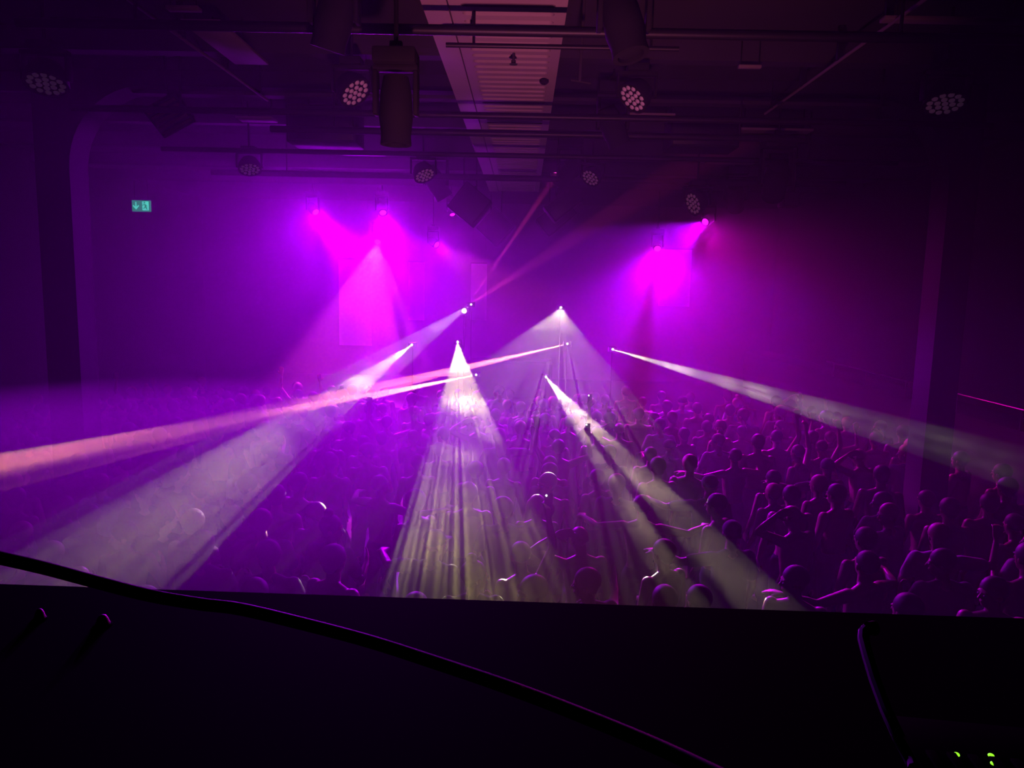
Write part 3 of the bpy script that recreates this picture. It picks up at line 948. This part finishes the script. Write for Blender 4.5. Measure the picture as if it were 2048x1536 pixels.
DOWN = ((.25, .05, -1), (.05, .5, -1), (0, .35, -1), (-1, .2, 0))
FRONT = ((.3, .25, -.9), (-.25, .8, .35), (-.3, .6, .5), (-.8, -.2, 0))
UP = ((.45, .15, .75), (-.1, .2, 1), (0, .1, 1), (0, 1, 0))
UPW = ((.9, .1, .35), (-.1, .25, 1), (-.1, .1, 1), (0, 1, 0))
WAVE = ((.95, .15, -.05), (.1, .35, .95), (.1, .3, 1), (0, 1, 0))
OUT = ((.95, .2, -.15), (.55, .7, .1), (.3, 1, 0), (0, 0, -1))
HEADH = ((.9, .2, .4), (-.85, -.1, .6), (-1, -.1, .2), (0, -1, 0))
VAR = {
    'a': (body_variant('a', DOWN, DOWN, 8, 0, hair='short'), 'bare-backed', 'arms down'),
    'b': (body_variant('b', DOWN, UP, -6, -8, hair='crop'), 'bare-backed', 'right fist raised'),
    'c': (body_variant('c', UP, UPW, 0, -14, hair='short'), 'bare-backed', 'both arms raised'),
    'd': (body_variant('d', FRONT, FRONT, 60, -4, hair='short', top='tee'), 't-shirted', 'elbows bent and face turned left'),
    'e': (body_variant('e', OUT, DOWN, -35, 0, hair='cap', top='tee'), 'capped t-shirted', 'left arm held out'),
    'f': (body_variant('f', FRONT, WAVE, 20, -5, hair='long', top='tee', fem=True), 'long-haired', 'right arm waving'),
    'g': (body_variant('g', DOWN, FRONT, -70, 0, hair='bun', fem=True, top='tee'), 'bun-haired', 'face turned right'),
    'h': (body_variant('h', HEADH, DOWN, 15, -10, hair='none'), 'bald bare-backed', 'left hand behind the head'),
    'i': (body_variant('i', OUT, OUT, -15, 8, hair='crop'), 'bare-backed', 'arms spread low'),
    'j': (body_variant('j', DOWN, FRONT, 115, -2, hair='short'), 'bare-chested', 'face turned back over the shoulder'),
}
def person(var, x, y, rz=0.0, s=1.0, label='', group=None, skin='skin', top='tee', hair='hair'):
    V = VAR[var][0]
    def mk(name, me, m, par=None):
        o = bpy.data.objects.new(name, me)
        if not me.materials:
            me.materials.append(MT[m])
        C.objects.link(o)
        if par:
            o.parent = par
        o.material_slots[0].link = 'OBJECT'
        o.material_slots[0].material = MT[m]
        return o
    r = mk('person', V['person'], skin)
    r.location = (x, y, 0)
    r.rotation_euler = (0, 0, rz)
    r.scale = (s, s, s)
    tag(r, label, 'person', group)
    mk('trousers', V['trousers'], 'denim', r)
    for k in ('eye-1', 'eye1'):
        if k in V: mk('eye', V[k], 'eye', r)
    if 't_shirt' in V: mk('t_shirt', V['t_shirt'], top, r)
    if 'hair' in V: mk('hair', V['hair'], hair, r)
    if 'cap' in V: mk('cap', V['cap'], 'cap', r)
    return r

rnd = random.Random(11)
taken = []
WIDE = {'e': .5, 'i': .52, 'f': .48, 'h': .42, 'c': .42}
def put(px, py, var, label, rz=0.0, s=1.0, **kw):
    p = at_z(px, py, 1.66 * s)
    for q in taken:
        d = Vector((p.x - q[0], p.y - q[1]))
        g = WIDE.get(var, .3) + q[2]
        if d.length < g:
            d = d.normalized() if d.length > 0 else Vector((1, 0))
            p.x, p.y = q[0] + d.x * g, q[1] + d.y * g
    taken.append((p.x, p.y, WIDE.get(var, .3)))
    return person(var, p.x, p.y, rz, s, label, **kw)

put(945, 1150, 'g', 'person with a round hair bun at the bottom edge under the middle yellow fan', .1)
put(1040, 1112, 'b', 'bare-backed person with a raised right fist just right of the bun-haired one', .5, 1.0)
put(882, 1100, 'e', 'capped person dim in haze left of the bun-haired one at the bottom', -.3)
put(665, 1120, 'a', 'large hazy bare shoulder and back at the lower left between two fans', -.5, 1.06)
put(570, 1115, 'd', 'dark hazy t-shirted person left of the large bare shoulder at lower left', -.1, 1.03)
put(1150, 1080, 'h', 'bald bare-backed person with left hand behind the head right of the middle fan', .2, 1.0)
put(1285, 1010, 'i', 'bare-backed person inside the upper part of the tan fan with pink shoulders', -.2, 1.02)
put(1330, 1105, 'a', 'bare-backed person leaning in the tan fan with a bright pink shoulder', .6, 1.0)
put(1405, 1050, 'e', 'capped t-shirted person in the middle of the tan fan', .2)
put(1545, 1042, 'h', 'bald pink-lit person with a hand behind the head right of the tan fan', .5, 1.02)
put(1595, 1160, 'j', 'bare-chested person looking back at the bottom right of the tan fan', -.5)
put(1685, 1065, 'a', 'pink-lit bare-backed person with short hair standing with arms down near the bottom right', .25, 1.0)
put(1715, 1120, 'i', 'broad pink bare back with arms spread at the bottom right', .5, 1.03)
put(1815, 1075, 'f', 'long-haired person in a pale top waving at the lower right', -.3, 1.0, top='tee2', hair='blond')
put(1832, 1128, 'd', 'person with a pink-lit face turned left in front of the pale top', .0, 1.0)
put(1925, 1085, 'a', 'big dark person with short hair near the right edge by the column', .1, 1.08, skin='skin2')
put(1978, 1175, 'j', 'bare-chested person with a pink face looking back at the bottom right corner', -.3)
put(1400, 1200, 'a', 'person whose pink shoulder just clears the bottom ledge under the tan fan', .3, .97)
put(1180, 1165, 'd', 't-shirted person at the bottom edge right of the middle fan', .4)
put(2035, 1050, 'b', 'bare-backed person with raised right fist at the far right edge', .3, 1.0)
put(1250, 1180, 'a', 'dark-skinned bare-backed person at the bottom edge between the two fans', -.1, 1.0, skin='skin2')
put(1118, 895, 'c', 'bare-backed person with both arms raised left of the tan fan in the middle distance', .1)
put(1470, 912, 'i', 'bare-backed person with arms spread in the middle distance right of the tan fan', .4, 1.0)
put(1600, 905, 'b', 'bare-backed person with a raised fist under the pale beam in the middle distance', .7)
put(1655, 935, 'e', 'capped person standing under the pale beam in the middle distance', .2)
put(1725, 912, 'h', 'bald person with a hand behind the head under the pale beam', .4)

# everyone else, packed loosely up to the stage
for tries in range(9000):
    if len(taken) >= 297: break
    py_ = 4.95 + 10.75 * rnd.random() ** .8
    half = min(8.6, .76 * py_ + .5)
    px_ = rnd.uniform(-half, min(half, GX - .4))
    if abs(px_ - xi0 + .2) < .6 and abs(py_ - PY - .2) < .6 or abs(px_ - xi1 - .2) < .6 and abs(py_ - PY - .2) < .6 or px_ < XL + .5:
        continue
    if abs(py_ - HY) > .38:
        if all(math.hypot(px_ - q[0], py_ - q[1]) > .27 + q[2] * .95 for q in taken):
            v = rnd.choice('aaaaaaddddeghbfcgjjiaadd' if py_ > 7 else 'aaaaddghjjgdi')
            if WIDE.get(v, .28) > .3 and not all(math.hypot(px_ - q[0], py_ - q[1]) > WIDE[v] + q[2] for q in taken) or WIDE.get(v, .28) > .3 and abs(py_ - HY) < .75:
                v = rnd.choice('aad')
            taken.append((px_, py_, WIDE.get(v, .27)))
            y = py_
            bare, pose = VAR[v][1], VAR[v][2]
            zone = 'left' if px_ < -1.2 else ('middle' if px_ < 1.6 else 'right')
            dist = 'nearest rows' if y < 8 else ('middle rows' if y < 11.5 else 'far rows')
            top = rnd.choice(('tee', 'tee', 'tee', 'tee2')) if 't_shirt' in VAR[v][0] else 'tee'
            sk = rnd.choice(('skin', 'skin', 'skin2'))
            desc = '%s person%s, %s, %s %s' % (
                bare, '' if 't_shirt' not in VAR[v][0] else (' in a pale top' if top == 'tee2' else ' in a black top'), pose, dist, zone)
            person(v, px_, py_, rnd.gauss(.05, .3), rnd.uniform(.93, 1.06), desc, group='crowd: ' + desc, skin=sk, top=top,
                   hair=rnd.choice(('hair', 'hair', 'hair', 'blond')))
print('PEOPLE', len(taken))

# phones held up in the crowd, tiny lamps
ups = [o for o in C.objects if o.name.startswith('person') and o.data is VAR['b'][0]['person'] or o.name.startswith('person') and o.data is VAR['c'][0]['person'] or o.name.startswith('person') and o.data is VAR['f'][0]['person']]
done = set()
for px, py, lab in ((1311, 820, 'phone with a white lamp held up far back below the pale beam'),
                    (1283, 900, 'phone with a white lamp held up right beside the tan fan'),
                    (1146, 938, 'phone with a white lamp held up just left of the tan fan'),
                    (2031, 981, 'phone with a bright lamp held up at the far right edge')):
    best, bd = None, 1e9
    for o in ups:
        if o.name in done: continue
        Vv = [VAR[k][0] for k in 'bcf' if VAR[k][0]['person'] is o.data][0]
        s = o.scale[0]
        wp = Matrix.Translation(o.location) @ Matrix.Rotation(o.rotation_euler[2], 4, 'Z') @ (Vv['_wr'] * s)
        d = CM.transposed() @ (wp - CAM)
        if d.z > -1: continue
        sx, sy = 1024 + F * d.x / -d.z, 768 - F * d.y / -d.z
        dd = math.hypot(sx - px, sy - py)
        if dd < bd: bd, best, bw = dd, o, wp
    if best is None: continue
    done.add(best.name)
    t = empty('phone', bw, (0, 0, 0), label=lab, cat='phone')
    MB().box((-.036, -.005, -.03), (.036, .005, .12), .004).build('case', MT['plastic'], t)
    MB().lathe([(.007, -.012), (.007, -.004)], 10, 'Y', (-.02, 0, .1)).build('lamp', MT['screen'], t)

# ------------------------------------------------------------------ the dark ledge and desk in front of the camera
a, b = at(0, 1168, 1.24), at(2048, 1237, 1.18)
edge_a, edge_b = a + (a - b) * .6, b + (b - a) * .6
mb = MB()
zt = (a.z + b.z) / 2
k = (b.z - a.z) / (b.x - a.x)
def zt_(x): return a.z + (x - a.x) * k
xs = (edge_a.x, edge_b.x)
vsx = []
for e in (edge_a, edge_b):
    for yy, dz in ((e.y, 0), (e.y + .012, -.015), (e.y + .012, -1.0), (.30, -1.0), (.30, -.0)):
        vsx.append((e.x, yy, e.z + dz))
mb._add(vsx, [(0, 1, 6, 5), (1, 2, 7, 6), (2, 3, 8, 7), (3, 4, 9, 8), (4, 0, 5, 9), (0, 4, 3, 2, 1), (5, 6, 7, 8, 9)])
led = mb.build('desk_ledge', MT['desk'])
tag(led, 'broad flat black ledge filling the bottom of the view', 'ledge')
struct('trim_20', MB().box((XL + .003, 1.32, 0), (XR - .003, 1.5, 2.55)), MT['black'])
ww = empty('added_ceiling_fill', (0.2, 1.62, 2.2), label='added pink fill light, unseen below the ledge, aimed at the ceiling', cat='stage light')  # unseen fill lamp, added to light the ceiling duct
MB().box((-.14, -.1, -.08), (.14, .06, .06), .01).build('housing', MT['plastic'], ww)
MB().box((-.12, -.07, .058), (.12, .05, .068), .003).build('lens', MT['lens'], ww)
spot(ww, (0.2, 1.62, 2.2), (0.2, 1.65, 2.3), (0.2, 7.4, 6.0), 62, 600, (1, .2, .42), 1.0, .1)
struct('trim_21', MB().box((XL, -2.5, 2.2), (XR, 1.31, 2.3)), MT['dark'])

def on_desk(px, py):
    """point where the pixel's ray meets the sloping top of the ledge"""
    n = Vector((-k, 0, 1)).normalized()
    p0 = Vector(a)
    d = ray(px, py)
    return CAM + d * ((p0 - CAM).dot(n) / d.dot(n))

t = empty('mixing_console', on_desk(1952, 1545), (0, math.atan(-k) , R(-8)), label='black console with three small green lamps at the bottom right', cat='console')
o0 = t.location.copy()
MB().box((-.07, -.05, 0.0), (.09, .075, .018), .004).build('housing', MT['desk'], t)
Mi = (Matrix.Translation(o0) @ t.rotation_euler.to_matrix().to_4x4()).inverted()
for px, py in ((1913, 1510), (1982, 1512), (1987, 1528)):
    n_ = Vector((-k, 0, 1)).normalized()
    d = ray(px, py)
    p = CAM + d * ((Vector(a) + n_ * .018 - CAM).dot(n_) / d.dot(n_))
    q_ = Mi @ p
    MB().ball((q_.x, q_.y, .0185), (.0034, .0034, .0022), 12, 8).build('green_lamp', MT['green'], t)
for i in range(5):
    MB().box((-.055 + i * .022, -.04, .018), (-.045 + i * .022, .0, .022), .001).build('fader', MT['desk'], t)

for px, py, lab, rz, sz in ((80, 1238, 'left small glossy knob glinting on the black ledge', .5, .008), (206, 1250, 'right small glossy knob with a pink glint on the black ledge', .5, .010)):
    q_ = on_desk(px, py)
    t = empty('control_knob', q_, (0, 0, 0), label=lab, cat='knob')
    MB().lathe([(sz * 1.1, 0), (sz * 1.1, .003), (sz * .95, .006), (sz * .8, .011), (sz * .55, .015), (sz * .28, .0168), (.0004, .0173)], 20).build('cap', mat('polished_cap', (.8, .7, .8), .5, 1.0), t)
    MB().lathe([(sz * 1.4, -.0005), (sz * 1.4, .0015), (sz * 1.15, .002)], 20).build('collar', MT['desk'], t)

# cable that droops over the ledge on the left
def dpt(px, py, dist): return CAM + ray(px, py).normalized() * dist
cab = [dpt(*q_) for q_ in ((-260, 1062, 1.05), (-60, 1103, 1.04), (80, 1134, 1.03), (200, 1166, 1.02), (300, 1191, 1.0), (400, 1208, .985), (480, 1218, .975), (600, 1246, .95), (740, 1283, .92), (880, 1328, .885), (1010, 1372, .85), (1150, 1425, .82), (1330, 1500, .78), (1560, 1610, .72))]
fine = []
for i in range(len(cab) - 1):
    p0, p1, p2, p3 = cab[max(0, i - 1)], cab[i], cab[i + 1], cab[min(len(cab) - 1, i + 2)]
    for j in range(6):
        u = j / 6
        fine.append(.5 * ((2 * p1) + (p2 - p0) * u + (2 * p0 - 5 * p1 + 4 * p2 - p3) * u * u + (3 * p1 - p0 - 3 * p2 + p3) * u ** 3))
o = MB().tube(fine, .0075, 12).build('cable', mat('cable_rubber', (.006, .006, .009), .5, spec=.3))
tag(o, 'black cable drooping across the left of the dark ledge', 'cable')

# gooseneck lamp, its sheen put into a pale neck colour, lower right
gq = [(1830, 1540, .62), (1800, 1480, .63), (1772, 1420, .645), (1750, 1360, .66), (1735, 1310, .675), (1727, 1280, .685), (1728, 1264, .69), (1736, 1256, .69)]
pts = [dpt(*q_) for q_ in gq]
base = on_desk(1850, 1600)
t = empty('gooseneck_lamp', base, label='curved gooseneck lamp arm with its sheen painted pale at the lower right', cat='lamp')
MB().lathe([(.018, 0), (.018, .006), (.006, .009), (.006, .012)], 16).build('base', MT['plastic'], t)
MB().tube([(0, 0, .008)] + [p - base for p in pts], .0045, 10).build('neck', mat('neck_sheen_colour', (.3, .28, .34), .45, .3), t)
e0 = pts[-1] - base
MB().tube([e0, e0 + Vector((.006, .002, -.001))], [.005, .006], 12).build('lamp_shade', MT['black'], t)
